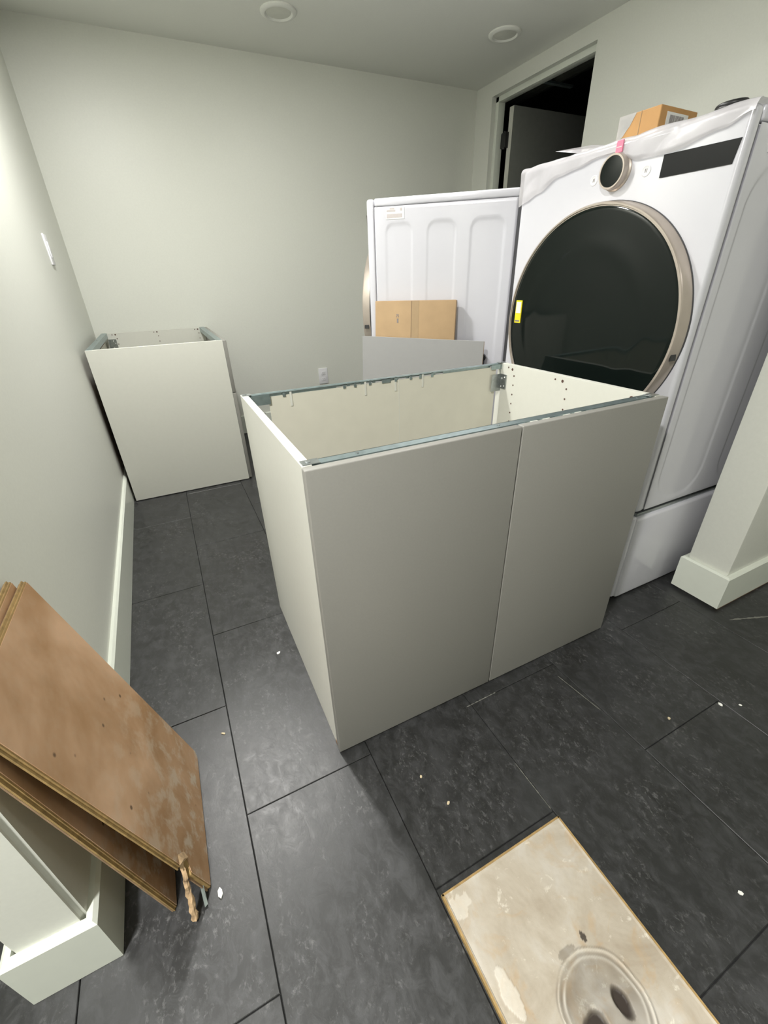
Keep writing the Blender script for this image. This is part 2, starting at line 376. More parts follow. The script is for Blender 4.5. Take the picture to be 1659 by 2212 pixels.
# steel rails
bm = BM(); zt = H - 0.001
box(bm, (0.020, 0.030, zt - 0.003), (W - 0.020, 0.050, zt - 0.0015)); box(bm, (0.020, 0.0485, zt - 0.022), (W - 0.020, 0.050, zt - 0.0015))
box(bm, (0.020, 0.022, zt - 0.012), (W - 0.020, 0.030, zt - 0.0105)); box(bm, (0.020, 0.0285, zt - 0.012), (W - 0.020, 0.030, zt - 0.0015))
fr = obj('front_rail', bm, M['zinc'], t)
for i, x in enumerate([0.47, 0.505, 0.54, 0.575, 0.60, 0.635, 0.67]):
    boxobj('rail_tab', (x, 0.0215, zt - 0.008), (x + 0.02, 0.030, zt - 0.0025), M['carcass'] if i % 3 else M['zinc'], fr)
for x in (0.11, 0.43, 0.74, 0.86):
    bm = BM(); lathe(bm, [(0.0035, 0), (0.0035, 0.001), (0, 0.001)], 12, 'Z', (x, 0.040, zt - 0.0015)); obj('rivet', bm, M['zincd'], fr, weld=True)
bm = BM()
box(bm, (0.020, D - 0.011, zt - 0.003), (W - 0.020, D - 0.0015, zt - 0.0005)); box(bm, (0.020, D - 0.0025, zt - 0.010), (W - 0.020, D - 0.001, zt - 0.0015))
box(bm, (0.020, D - 0.022, zt - 0.030), (0.078, D - 0.0205, zt - 0.003)); box(bm, (W - 0.066, D - 0.022, zt - 0.018), (W - 0.020, D - 0.0205, zt - 0.003))
box(bm, (0.078, D - 0.012, zt - 0.011), (0.28, D - 0.0105, zt - 0.003)); box(bm, (0.66, D - 0.012, zt - 0.011), (W - 0.066, D - 0.0105, zt - 0.003))
for x in (0.315, 0.36, 0.40, 0.445, 0.52, 0.575, 0.62):
    box(bm, (x, D - 0.012, zt - 0.011), (x + (0.045 if x == 0.445 else 0.010), D - 0.0105, zt - 0.003))
for x in (0.115, 0.30, 0.335, 0.385, 0.43, 0.475, 0.53, 0.565, 0.61): box(bm, (x, D - 0.0190, zt - 0.015), (x + (0.030 if x == 0.43 else 0.008), D - 0.0175, zt - 0.001))
box(bm, (0.028, D - 0.019, zt - 0.0030), (W - 0.028, D - 0.011, zt - 0.0012))
rr = obj('rear_rail', bm, M['zinc'], t)
for x in (0.135, 0.37, 0.475, 0.575):
    bm = BM(); box(bm, (x, D - 0.0185, H - 0.045), (x + 0.006, D - 0.0163, H - 0.004)); obj('plastic_clip', bm, M['carcass'], rr)
# corner clips and hinge brackets
def clip(x0, x1, y, par):
    bm = BM(); box(bm, (x0, y, H - 0.0002), (x1, y + 0.022, H + 0.0016), 0.0005, 1)
    lathe(bm, [(0.005, 0), (0.005, 0.0012), (0.003, 0.0016), (0, 0.0016)], 16, 'Z', ((x0 + x1) / 2 - 0.004, y + 0.011, H + 0.0014))
    obj('corner_clip', bm, M['zincd'], par)
clip(0.004, 0.036, 0.0225, t); clip(W - 0.036, W - 0.004, 0.0225, t); clip(0.004, 0.028, D - 0.0245, t); clip(W - 0.030, W - 0.004, D - 0.0245, t)
bm = BM()
box(bm, (W - 0.0235, D - 0.052, H - 0.085), (W - 0.0203, D - 0.018, H - 0.036)); box(bm, (W - 0.062, D - 0.024, H - 0.095), (W - 0.0203, D - 0.0225, H - 0.036))
box(bm, (W - 0.030, D - 0.030, H - 0.075), (W - 0.0225, D - 0.024, H - 0.050)); box(bm, (W - 0.0265, D - 0.022, H - 0.036), (W - 0.0245, D - 0.020, H - 0.004))
br = obj('suspension_bracket', bm, M['zincd'], t)
for y, z in ((D - 0.045, H - 0.045), (D - 0.032, H - 0.050), (D - 0.045, H - 0.075), (D - 0.030, H - 0.078)):
    bm = BM(); lathe(bm, [(0.0028, 0), (0.0028, 0.0006), (0, 0.0006)], 12, '-X', (W - 0.0235, y, z)); obj('bracket_screw', bm, M['label'], br, weld=True)
bm = BM()
box(bm, (0.0203, D - 0.052, H - 0.085), (0.0235, D - 0.018, H - 0.036)); box(bm, (0.0203, D - 0.024, H - 0.095), (0.058, D - 0.0225, H - 0.052))
obj('suspension_bracket', bm, M['zincd'], t)
# doors
for (a, b) in ((0.0, W / 2 - 0.0015), (W / 2 + 0.0015, W)):
    dr = boxobj('door', (a, 0.0, 0.004), (b, 0.0185, H), M['door'], t, 0.0022, 3)
bm = BM(); box(bm, (0.001, 0.0195, 0.001), (0.012, 0.034, 0.016), 0.002); obj('corner_chip', bm, M['hardboard_brown'], t)

# second cabinet, in the far left corner, its fronts towards the right
H2 = 0.780; y2, y3 = 1.834, 2.735; xa, xb = -0.487, 0.138
t = thing('drawer_cabinet', 'white topless base cabinet in the far left corner with its side turned to the entry', 'cabinet')
boxobj('side_panel', (xa, y2, 0.004), (xb - 0.016, y2 + 0.018, H2), M['carcass'], t, 0.0006, 1)
fp = boxobj('side_panel', (xa, y3 - 0.018, 0.004), (xb - 0.016, y3, H2), M['carcass'], t, 0.0006, 1)
pts = []
for x in (-0.43, -0.19, 0.06):
    pts += [(x, H2 - 0.010, .003), (x + 0.018, H2 - 0.010, .0045), (x + 0.022, H2 - 0.034, .003), (x + 0.022, H2 - 0.066, .003), (x + 0.022, H2 - 0.098, .003)]
holes(fp, y3 - 0.0181, pts, axis='y')
boxobj('back_panel', (xa + 0.004, y2 + 0.02, 0.03), (xa + 0.008, y3 - 0.02, H2 - 0.05), M['hardboard_brown'], t)
boxobj('back_panel', (xa + 0.0085, y2 + 0.02, 0.03), (xa + 0.010, y3 - 0.02, H2 - 0.05), M['hardboard'], t)
boxobj('bottom_panel', (xa + 0.012, y2 + 0.018, 0.004), (xb - 0.018, y3 - 0.018, 0.022), M['carcass'], t)
for x0, s in ((xa + 0.002, 1), (xb - 0.046, -1)):
    bm = BM(); box(bm, (x0, y2 + 0.010, H2 - 0.0002), (x0 + 0.028, y3 - 0.012, H2 + 0.0015)); xv = x0 + (0.0265 if s > 0 else 0.0)
    box(bm, (xv, y2 + 0.018, H2 - 0.026), (xv + 0.0015, y3 - 0.018, H2))
    r_ = obj('side_rail', bm, M['zinc'], t)
    for yy in (y2 + 0.05, y2 + 0.45, y3 - 0.06):
        bm = BM(); lathe(bm, [(0.004, 0), (0.004, 0.001), (0, 0.001)], 12, 'Z', (x0 + 0.012, yy, H2 + 0.0015)); obj('rivet', bm, M['zincd'], r_, weld=True)
bm = BM(); box(bm, (xa + 0.03, y3 - 0.022, H2 - 0.105), (xa + 0.072, y3 - 0.0185, H2 - 0.035)); box(bm, (xa + 0.03, y3 - 0.05, H2 - 0.105), (xa + 0.033, y3 - 0.0185, H2 - 0.035))
br = obj('suspension_bracket', bm, M['zincd'], t)
for x, z in ((0.055, 0.045), (0.064, 0.06), (0.05, 0.085), (0.062, 0.092)):
    bm = BM(); lathe(bm, [(0.003, 0), (0.003, -0.0006), (0, -0.0006)], 12, 'Y', (xa + x, y3 - 0.022, H2 - z)); obj('bracket_screw', bm, M['label'], br, weld=True)
for z0, z1 in ((0.010, 0.510), (0.513, H2 - 0.002)):
    boxobj('drawer_front', (xb - 0.0155, y2 + 0.001, z0), (xb + 0.003, y3 - 0.001, z1), M['door'], t, 0.002, 3)
for x in (xa + 0.05, xb - 0.07):
    for y in (y2 + 0.06, y3 - 0.06):
        bm = BM(); lathe(bm, [(0.018, 0.0), (0.018, 0.0042), (0, 0.0042)], 20, 'Z', (x, y, 0)); obj('foot', bm, M['black'], t, weld=True)

# ---------------------------------------------------------------- laundry machines
MW, MD, PZ, MZ0, MZ1 = 0.686, 0.637, 0.345, 0.360, 1.335
def rsdf(x, z, x0, x1, z0, z1, r):
    cx_, cz_ = (x0 + x1) / 2, (z0 + z1) / 2; hx, hz = (x1 - x0) / 2 - r, (z1 - z0) / 2 - r
    dx, dz = abs(x - cx_) - hx, abs(z - cz_) - hz
    return math.hypot(max(dx, 0), max(dz, 0)) + min(max(dx, dz), 0) - r
def side_mesh(ribs=((0.088, 0.200), (0.272, 0.388), (0.456, 0.588)), rad=0.034, depth=0.0030, groove=0.0025):
    bm = BM(); nx, nz = 150, 150; V = []
    X0, X1, Z0, Z1 = 0.036, MD - 0.004, MZ0 + 0.004, 1.304
    for j in range(nz + 1):
        row = []
        for i in range(nx + 1):
            x = X0 + (X1 - X0) * i / nx; z = Z0 + (Z1 - Z0) * j / nz; y = 0.0
            for a, b in ribs:
                s = rsdf(x, z, a, b, 0.385, 1.239, rad)
                u = min(max((s + 0.004) / 0.012, 0), 1); u = u * u * (3 - 2 * u)
                y += depth * (1 - u)
            e = min(x - X0, X1 - x, z - Z0, Z1 - z)
            if e < 0.003: y += groove * (1 - e / 0.003)
            row.append(bm.verts.new((x, y, z)))
        V.append(row)
    for j in range(nz):
        for i in range(nx): bm.faces.new((V[j][i], V[j][i + 1], V[j + 1][i + 1], V[j + 1][i]))
    me = bpy.data.meshes.new('side_sheet'); bmesh.ops.recalc_face_normals(bm, faces=bm.faces); bm.to_mesh(me); bm.free()
    me.materials.append(M['enamel']); me.shade_smooth(); return me
SIDE = side_mesh(); SIDE_NEAR = side_mesh(((0.07, 0.285), (0.38, 0.60)), 0.09, 0.0018, 0.0008)
def machine(loc, rotz, label, sticker=True):
    t = thing('washing_machine', label, 'washing machine', loc, rotz)
    bm = BM(); box(bm, (0.034, 0.006, MZ0 + 0.003), (MD, MW - 0.002, MZ1 - 0.032), 0.003); obj('body', bm, M['enamel'], t, smooth=True)
    o = bpy.data.objects.new('side_sheet', SIDE_NEAR if sticker else SIDE); C.objects.link(o); o.parent = t
    # front panel shell
    bm = BM(); box(bm, (0.0, 0.0, MZ0), (0.034, MW, MZ1 - 0.001), 0.011, 4); fp_ = obj('front_panel', bm, M['enamel'], t, smooth=True)
    # top cover
    bm = BM(); box(bm, (0.035, 0.0, MZ1 - 0.030), (MD + 0.002, MW, MZ1), 0.007, 3); obj('top_cover', bm, M['enamel'], t, smooth=True)
    # rear dark edge strip, then the set-back rear panel
    boxobj('rear_edge', (MD, 0.004, MZ0 + 0.01), (MD + 0.012, MW - 0.004, MZ1 - 0.035), M['seal'], t)
    # round door
    yc, zc, R = 0.323, 0.888, 0.311
    d_ = thing_part = bpy.data.objects.new('door', None); d_.empty_display_size = 0.05; C.objects.link(d_); d_.parent = t
    bm = BM()
    lathe(bm, [(R + 0.007, -0.002), (R + 0.007, 0.006), (R + 0.005, 0.010), (R + 0.005, 0.036), (R + 0.002, 0.041), (R - 0.002, 0.041), (R - 0.003, 0.038)], 128, '-X', (0.0, yc, zc))
    obj('trim_ring', bm, M['champagne'], d_, smooth=True)
    bm = BM()
    pr = [(R - 0.003, 0.036), (R - 0.006, 0.0385)]
    for k in range(1, 33):
        s = 1 - k / 32.0; r = (R - 0.006) * s
        pr.append((r, 0.0385 + 0.0035 * (1 - s * s) + 0.0016 * math.exp(-((s - 0.70) / 0.09) ** 2)))
    lathe(bm, pr, 128, '-X', (0, yc, zc)); obj('glass', bm, M['blackgloss'], d_, smooth=True, weld=True)
    bm = BM(); lathe(bm, [(R + 0.0085, -0.001), (R + 0.0085, 0.004), (R + 0.004, 0.004)], 128, '-X', (0, yc, zc)); obj('gasket', bm, M['seal'], d_, smooth=True)
    for ang in (-10, -32):
        a = math.radians(ang); r = R + 0.005
        Mt = Matrix.Translation((-0.022, yc - r * math.cos(a), zc + r * math.sin(a))) @ Matrix.Rotation(a, 4, 'X')
        bm = BM(); box(bm, (-0.012, -0.0016, -0.011), (0.010, 0.0016, 0.011), 0.0, M4=Mt); obj('ring_notch', bm, M['black'], d_)
    if sticker:
        bm = BM(); box(bm, (-0.0425, 0.577, 0.880), (-0.0392, 0.606, 0.953)); s_ = obj('energy_sticker', bm, M['yellow'], d_)
        boxobj('sticker_text', (-0.0432, 0.580, 0.912), (-0.0424, 0.603, 0.948), M['label'], None).parent = d_
        boxobj('sticker_print', (-0.0430, 0.581, 0.884), (-0.0424, 0.602, 0.889), M['ink'], None).parent = d_
        s_['label'] = 'yellow sticker with a white square on the glass'
    # control knob
    ky, kz = 0.314, 1.270
    bm = BM(); lathe(bm, [(0.043, -0.001), (0.043, 0.003), (0.0395, 0.006), (0.0395, 0.022), (0.0385, 0.0245), (0.0345, 0.0245), (0.0340, 0.022)], 64, '-X', (0, ky, kz))
    kn = obj('control_knob', bm, M['champagne'], t, smooth=True)
    bm = BM(); lathe(bm, [(0.0342, 0.0215), (0.0338, 0.0235), (0.02, 0.0245), (0.0, 0.0248)], 48, '-X', (0, ky, kz)); obj('knob_glass', bm, M['blackgloss'], kn, smooth=True, weld=True)
    for by, bz in ((0.388, 1.263), (0.226, 1.258)):
        bm = BM(); lathe(bm, [(0.0125, -0.0005), (0.0125, 0.0012), (0.0105, 0.0018), (0.009, 0.0008), (0.0, 0.0008)], 32, '-X', (0, by, bz))
        b_ = obj('button', bm, M['plastic_white'], t, smooth=True, weld=True)
        bm = BM(); box(bm, (-0.0013, by + 0.001, bz - 0.004), (-0.0006, by + 0.003, bz + 0.004)); box(bm, (-0.0013, by - 0.003, bz - 0.004), (-0.0006, by - 0.0015, bz + 0.004)); obj('button_mark', bm, M['ink'], b_)
    # slanted display window
    bm = BM(); P = [(0.010, 1.231), (0.004, 1.277), (0.182, 1.283), (0.184, 1.238)]
    Pf = [(0.016, 1.234), (0.010, 1.278), (0.184, 1.282), (0.184, 1.236)]
    a_ = [bm.verts.new((0.001, y, z)) for y, z in Pf]; b2 = [bm.verts.new((-0.0022, y, z)) for y, z in Pf]
    bm.faces.new(a_); bm.faces.new(b2[::-1])
    for i in range(4): bm.faces.new((a_[i], a_[(i + 1) % 4], b2[(i + 1) % 4], b2[i]))
    obj('display', bm, M['display'], t)
    # rating label high on the side
    bm = BM(); box(bm, (0.088, -0.0016, 1.257), (0.168, 0.0012, 1.300)); lb = obj('rating_label', bm, M['label'], t)
    bm = BM(); box(bm, (0.092, -0.0022, 1.262), (0.160, -0.0015, 1.276)); box(bm, (0.150, -0.0022, 1.286), (0.160, -0.0015, 1.296)); box(bm, (0.092, -0.0022, 1.284), (0.130, -0.0015, 1.290))
    box(bm, (0.105, -0.0022, 1.292), (0.125, -0.0015, 1.297)); obj('label_print', bm, M['inkl'], lb)
    # feet
    for fx in (0.06, MD - 0.06):
        for fy in (0.06, MW - 0.06):
            bm = BM(); lathe(bm, [(0.02, PZ + 0.001), (0.02, MZ0 + 0.004)], 20, 'Z', (fx, fy, 0)); obj('foot', bm, M['black'], t)
    bm = BM(); box(bm, (0.05, 0.02, PZ + 0.003), (MD - 0.04, 0.05, MZ0 + 0.003)); obj('base_rim', bm, M['seal'], t)
    return t
def pedestal(loc, rotz, label):
    t = thing('pedestal', label, 'pedestal', loc, rotz)
    bm = BM(); box(bm, (0.022, 0.0, 0.006), (MD, MW, PZ - 0.012), 0.010, 3); obj('body', bm, M['enamel'], t, smooth=True)
    bm = BM(); box(bm, (0.030, 0.012, PZ - 0.013), (MD, MW - 0.012, PZ), 0.003); obj('top_plate', bm, M['zincd'], t, smooth=True)
    df = boxobj('drawer_front', (0.0, 0.002, 0.016), (0.021, MW - 0.002, PZ - 0.004), M['enamel'], t, 0.007, 3)
    boxobj('drawer_pull', (-0.002, 0.10, PZ - 0.040), (0.0015, MW - 0.10, PZ - 0.030), M['seal'], df)
    for fx in (0.06, MD - 0.06):
        for fy in (0.05, MW - 0.05):
            bm = BM(); lathe(bm, [(0.02, 0.0), (0.02, 0.008)], 20, 'Z', (fx, fy, 0)); obj('foot', bm, M['black'], t)
    return t
MX, MY = 1.060, 0.077
NEAR = machine((MX, MY, 0), 0, 'white front-load laundry machine nearest the entry, big black round door, film on top')
pedestal((MX, MY, 0), 0, 'white pedestal drawer under the near laundry machine')
RZ = math.radians(-41.5)
machine((0.769, 1.408, 0), RZ, 'white laundry machine turned askew behind the near one, ribbed side showing', sticker=False)
pedestal((0.769, 1.408, 0), RZ, 'white pedestal under the farther, askew laundry machine')

# protective film over the top front of the near machine
def film():
    t = NEAR
    ys = [0.0, 0.05, 0.17, 0.25, 0.33, 0.38, 0.45, 0.52, 0.60, 0.66, 0.688]
    zs = [1.318, 1.302, 1.282, 1.284, 1.312, 1.312, 1.300, 1.292, 1.262, 1.245, 1.236]
    def zl(y):
        for i in range(len(ys) - 1):
            if y <= ys[i + 1]:
                f = (y - ys[i]) / (ys[i + 1] - ys[i]); f = f * f * (3 - 2 * f); return zs[i] * (1 - f) + zs[i + 1] * f
        return zs[-1]
    bm = BM(); nu, nv = 110, 36; V = []
    for i in range(nu + 1):
        y = -0.004 + (MW + 0.006) * i / nu; row = []; z1 = MZ1 + 0.003; zb = zl(max(y, 0)); r = 0.014
        for j in range(nv + 1):
            v = j / nv
            if v < 0.45:
                s = v / 0.45; x, z, n = 0.32 - (0.32 - 0.008) * s, z1, (0, 0, 1)
            elif v < 0.6:
                a = (v - 0.45) / 0.15 * PI / 2; x, z = 0.008 - r * math.sin(a), z1 - r + r * math.cos(a); n = (-math.sin(a), 0, math.cos(a))
            else:
                s = (v - 0.6) / 0.4; x, z, n = 0.008 - r, (z1 - r) * (1 - s) + min(zb, z1 - r - 0.002) * s, (-1, 0, 0)
            q = noise.noise(Vector((y * 9 + 3, (x * 3 + z * 14) + y * 5, 1.7)))
            q2 = noise.noise(Vector((y * 30, z * 30, 4.0)))
            dsp = 0.0015 + abs(q) * 0.008 + abs(q2) * 0.0008
            if v < 0.45: dsp = 0.001 + abs(q) * 0.003
            if v > 0.92: dsp *= (1 - v) / 0.08 * 0.9 + 0.1
            row.append(bm.verts.new((x + n[0] * dsp, y, z + n[2] * dsp)))
        V.append(row)
    for i in range(nu):
        for j in range(nv): bm.faces.new((V[i][j], V[i + 1][j], V[i + 1][j + 1], V[i][j + 1]))
    t = obj('protective_film', bm, M['film'], t, smooth=True)
    bm = BM(); a = [bm.verts.new(p) for p in ((-0.010, 0.545, 1.358), (0.000, 0.465, 1.339), (0.03, 0.37, 1.340), (0.015, 0.43, 1.352))]
    f = bm.faces.new(a); bmesh.ops.solidify(bm, geom=[f], thickness=0.0006); obj('loose_flap', bm, M['film'], t)
    bm = BM(); box(bm, (-0.0125, 0.302, 1.310), (-0.0085, 0.322, 1.336), 0.0005, 1); o = obj('tape', bm, M['pink'], t); o['label'] = 'small pink tape'
    boxobj('tape_line', (-0.0130, 0.304, 1.321), (-0.0124, 0.320, 1.3225), M['label'], o)
film()

# small carton on top of the machine
def cart():
    t = thing('cardboard_box', 'small orange-brown carton with a shipping label on top of the near machine', 'box', (1.22, 0.42, MZ1 + 0.0085), math.radians(3))
    bm = BM(); box(bm, (0, 0, 0), (0.172, 0.125, 0.088), 0.0015, 1); obj('carton', bm, M['card2'], t)
    boxobj('flap_seam', (-0.0006, 0.0565, 0.0), (0.0, 0.0585, 0.088), M['card'], t)
    boxobj('shipping_label', (0.030, -0.0008, 0.012), (0.130, 0.0, 0.076), M['label'], t)
    bm = BM()
    x = 0.045
    while x < 0.110:
        w_ = random.choice((0.0012, 0.0022, 0.003)); box(bm, (x, -0.0012, 0.050), (x + w_, -0.0007, 0.070)); x += w_ + random.choice((0.0012, 0.002))
    box(bm, (0.045, -0.0012, 0.032), (0.100, -0.0007, 0.038)); box(bm, (0.045, -0.0012, 0.024), (0.080, -0.0007, 0.028))
    obj('barcode', bm, M['ink'], t)
    bm = BM(); P = [(0.072, 0.0885), (0.1255, 0.0885), (0.1255, 0.028), (0.105, 0.040), (0.096, 0.052), (0.088, 0.060), (0.078, 0.078)]
    a = [bm.verts.new((-0.0009, y, z)) for y, z in P]; f = bm.faces.new(a); bmesh.ops.solidify(bm, geom=[f], thickness=0.0007); o = obj('torn_label', bm, M['label'], t)
cart()
# black cord coil on the machine top
t = thing('cable', 'black cable coil lying on the near machine top at the right', 'cord', (1.23, 0.235, MZ1 + 0.0085))
bm = BM(); pts = []
for i in range(150):
    a = i / 24 * 2 * PI; pts.append((0.024 * math.cos(a), 0.030 * math.sin(a), 0.008 + 0.0055 * (i / 24)))
tube(bm, pts, 0.006, 10); obj('coil', bm, M['black'], t, smooth=True)
bm = BM(); tube(bm, [(0.02, -0.02, 0.012), (0.03, -0.06, 0.010), (0.05, -0.10, 0.009), (0.09, -0.13, 0.009)], 0.006, 10); obj('cord_tail', bm, M['black'], t, smooth=True)
bm = BM(); box(bm, (0.08, -0.145, 0.0), (0.115, -0.118, 0.020), 0.004); obj('plug', bm, M['black'], t, smooth=True)

# ---------------------------------------------------------------- flat carton and grey panel leaning on the far machine
dv = Vector((math.cos(RZ), math.sin(RZ), 0)); nv_ = Vector((dv.y, -dv.x, 0)); A0 = Vector((0.769, 1.408, 0))   # nv_ points to the entry
def leaning(t, s0, s1, ztop, off_top, off_foot, th, dz=0.0):
    """matrix: local x along the machine side, local z up the board, local y out of its face"""
    p = A0 + dv * s0 - nv_ * 0
    foot = p + (-nv_ if nv_.y > 0 else nv_) * 0
    out = nv_ if nv_.dot(Vector((0, -1, 0))) > 0 else -nv_
    a = A0 + dv * s0 + out * off_foot; b = A0 + dv * s0 + out * off_top + Vector((0, 0, ztop))
    up = (b - a).normalized(); nrm = dv.cross(up)
    if nrm.dot(out) < 0: nrm = -nrm
    m = Matrix.Identity(4)
    xax = dv; yax = -nrm; zax = up          # x right, y into the machine, z up : right handed
    for i in range(3): m[i][0], m[i][1], m[i][2], m[i][3] = xax[i], yax[i], zax[i], a[i]
    t.matrix_world = m
    return (b - a).length
t = thing('flat_carton', 'flat brown carton standing upright against the far machine side', 'box')
L = leaning(t, 0.042, 0.40, 0.945, 0.052, 0.150, 0.03)
bm = BM(); box(bm, (0, 0.0, 0.0), (0.372, 0.036, L), 0.003, 2); obj('carton', bm, M['card'], t, smooth=True)
boxobj('tape_strip', (0.168, -0.0007, L * 0.3), (0.206, 0.0, L - 0.002), M['tape'], t)
boxobj('flap_seam', (0.1715, -0.0012, L * 0.3), (0.1728, -0.0006, L - 0.002), M['hardboard_brown'], t)
bm = BM(); box(bm, (0.104, -0.0008, L - 0.092), (0.111, 0.0, L - 0.074)); boxes = [(0.100, L - 0.068), (0.104, L - 0.064), (0.110, L - 0.068), (0.1055, L - 0.060), (0.101, L - 0.060), (0.110, L - 0.061)]
for x, z in boxes: box(bm, (x, -0.0008, z), (x + 0.0028, 0.0, z + 0.0045))
obj('printed_mark', bm, M['ink'], t)
t = thing('grey_panel', 'plain grey board leaning on its edge in front of the flat carton', 'panel')
L = leaning(t, -0.012, 0.53, 0.795, 0.100, 0.215, 0.018)
bm = BM(); v = box(bm, (0, 0.0, 0.0), (0.562, 0.018, L - 0.0), 0.001, 1)
for q in bm.verts:
    if q.co.z > 0.4: q.co.z += 0.006 - 0.020 * q.co.x / 0.562
obj('board', bm, M['panelgrey'], t)
boxobj('edge_band', (0.562, 0.001, 0.0), (0.5628, 0.017, L - 0.016), M['card'], t)
# black round cap behind the panel
t = thing('hose_end', 'small dark round hose end sticking out behind the grey board', 'hose')
p = A0 + dv * 0.545 - Vector((0, 0, 0)); out = nv_ if nv_.y < 0 else -nv_
bm = BM(); c0 = p + out * 0.004 + Vector((0, 0, 0.700)); tube(bm, [c0, c0 + out * 0.030], 0.014, 20); tube(bm, [c0 + out * 0.030, c0 + out * 0.038], 0.010, 16)
obj('hose_cap', bm, M['black'], t, smooth=True)
bm = BM(); tube(bm, [c0 + out * 0.014 + Vector((0, 0, -0.005 - 0.69 * k / 10.0)) for k in range(11)], 0.0085, 14, lambda s: 0.0085 + 0.002 * (int(s * 9) % 2)); obj('hose', bm, M['seal'], t, smooth=True)

# ---------------------------------------------------------------- wall plates
t = thing('light_switch', 'white switch plate on the left wall, seen nearly edge-on', 'switch', (wx(2.01) + 0.0005, 1.975, 1.128), math.radians(0.77))
boxobj('plate', (0, 0, 0), (0.0065, 0.075, 0.118), M['plastic_white'], t, 0.002, 2)
boxobj('rocker', (0.0062, 0.022, 0.028), (0.0095, 0.053, 0.090), M['plastic_white'], t, 0.001, 2)
t = thing('power_outlet', 'white power outlet low on the back wall', 'outlet', (0.91, YB, 0.300))
boxobj('plate', (0, -0.0065, 0), (0.075, 0, 0.120), M['plastic_white'], t, 0.002, 2)
for z in (0.022, 0.068):
    o = boxobj('socket', (0.021, -0.0085, z), (0.054, -0.006, z + 0.030), M['plastic_white'], t, 0.002, 2)
    bm = BM(); box(bm, (0.030, -0.0090, z + 0.013), (0.032, -0.0083, z + 0.022)); box(bm, (0.042, -0.0090, z + 0.013), (0.044, -0.0083, z + 0.022)); box(bm, (0.0355, -0.0090, z + 0.004), (0.0385, -0.0083, z + 0.008))
    obj('socket_slot', bm, M['ink'], o)

# ---------------------------------------------------------------- two planks leaning on the left wall corner
def plank(label, foot_x, top_x, y0, skew, name='laminate_plank', broken=False, lift=0.0, Lk=0.61, Wk=0.298, Tk=0.0095):
    t = thing(name, label, 'plank', group='removed brown-backed floor planks')
    dx = top_x - foot_x; dz = math.sqrt(Lk * Lk - dx * dx)
    X = Vector((dx, 0, dz)).normalized(); Z = Vector((dz, 0, -dx)).normalized(); Y = Z.cross(X)
    if Y.y < 0: Y = -Y; 
    X2 = (X * math.cos(skew) + Y * math.sin(skew)); Y2 = (Y * math.cos(skew) - X * math.sin(skew)); Z2 = X2.cross(Y2)
    if Z2.x < 0: Z2 = -Z2
    lowest = min(0.0, Wk * Y2.z)
    # keep the frame right-handed: use X2, Y2, X2 x Y2
    Zr = X2.cross(Y2); sgn = 1 if Zr.dot(Z) > 0 else -1
    m = Matrix.Identity(4)
    for i in range(3): m[i][0], m[i][1], m[i][2] = X2[i], Y2[i], Zr[i]
    m[0][3], m[1][3], m[2][3] = foot_x, y0, -lowest + 0.001 + max(0.0, -Tk * sgn * Zr.z) + lift
    t.matrix_world = m
    f = sgn   # outward face side
    def sl(z0, z1): return (min(z0 * f, z1 * f), max(z0 * f, z1 * f))
    bm = BM(); a, b = sl(0.0, Tk - 0.0012)
    if broken:
        x_ = 0.135
        # outline with a torn notch near the foot on the near long edge
        P = [(0.0, 0.0), (0.0, Wk - 0.012), (0.012, Wk), (Lk, Wk), (Lk, 0.0), (0.118, 0.0), (0.112, 0.014), (0.104, 0.020), (0.094, 0.024), (0.088, 0.014), (0.080, 0.003), (0.076, 0.0)]
    else: P = [(0, 0), (0, Wk), (Lk, Wk), (Lk, 0)]
    prism(bm, P, a, b); obj('core', bm, M['hdf'], t)
    bm = BM(); a, b = sl(Tk - 0.0012, Tk)
    P2 = [(min(max(x, 0.001), Lk - 0.003), min(max(y + 0.0028 * (1 if y < Wk / 2 else -0.2), 0), Wk)) for x, y in P]
    prism(bm, P2, a, b); bk = obj('backing', bm, M['backing'], t); bk['label'] = 'brown dusty backing layer'
    a, b = sl(0.0035, 0.0060)
    boxobj('tongue', (0.12 if broken else 0.0, -0.0045, a), (Lk - 0.004, 0.0005, b), M['hdf'], t)
    boxobj('end_tongue', (Lk - 0.0005, 0.002, a), (Lk + 0.004, Wk - 0.002, b), M['hdf'], t)
    a, b = sl(0.0002, 0.0024)
    boxobj('lip', (0.0, -0.0035, a), (0.07 if broken else Lk - 0.01, 0.0005, b), M['wood'], t)
    boxobj('end_lip', (Lk - 0.0005, 0.004, a), (Lk + 0.002, Wk - 0.004, b), M['wood'], t)
    return t, m, f
t2, m2, f2 = plank('brown-backed plank standing behind the front one against the near wall corner', -0.392, -0.484, -0.137, math.radians(-1.0))
t1, m1, f1 = plank('front brown-backed plank with a torn lower corner leaning at the near left', -0.330, -0.472, -0.135, math.radians(0.2), broken=True)
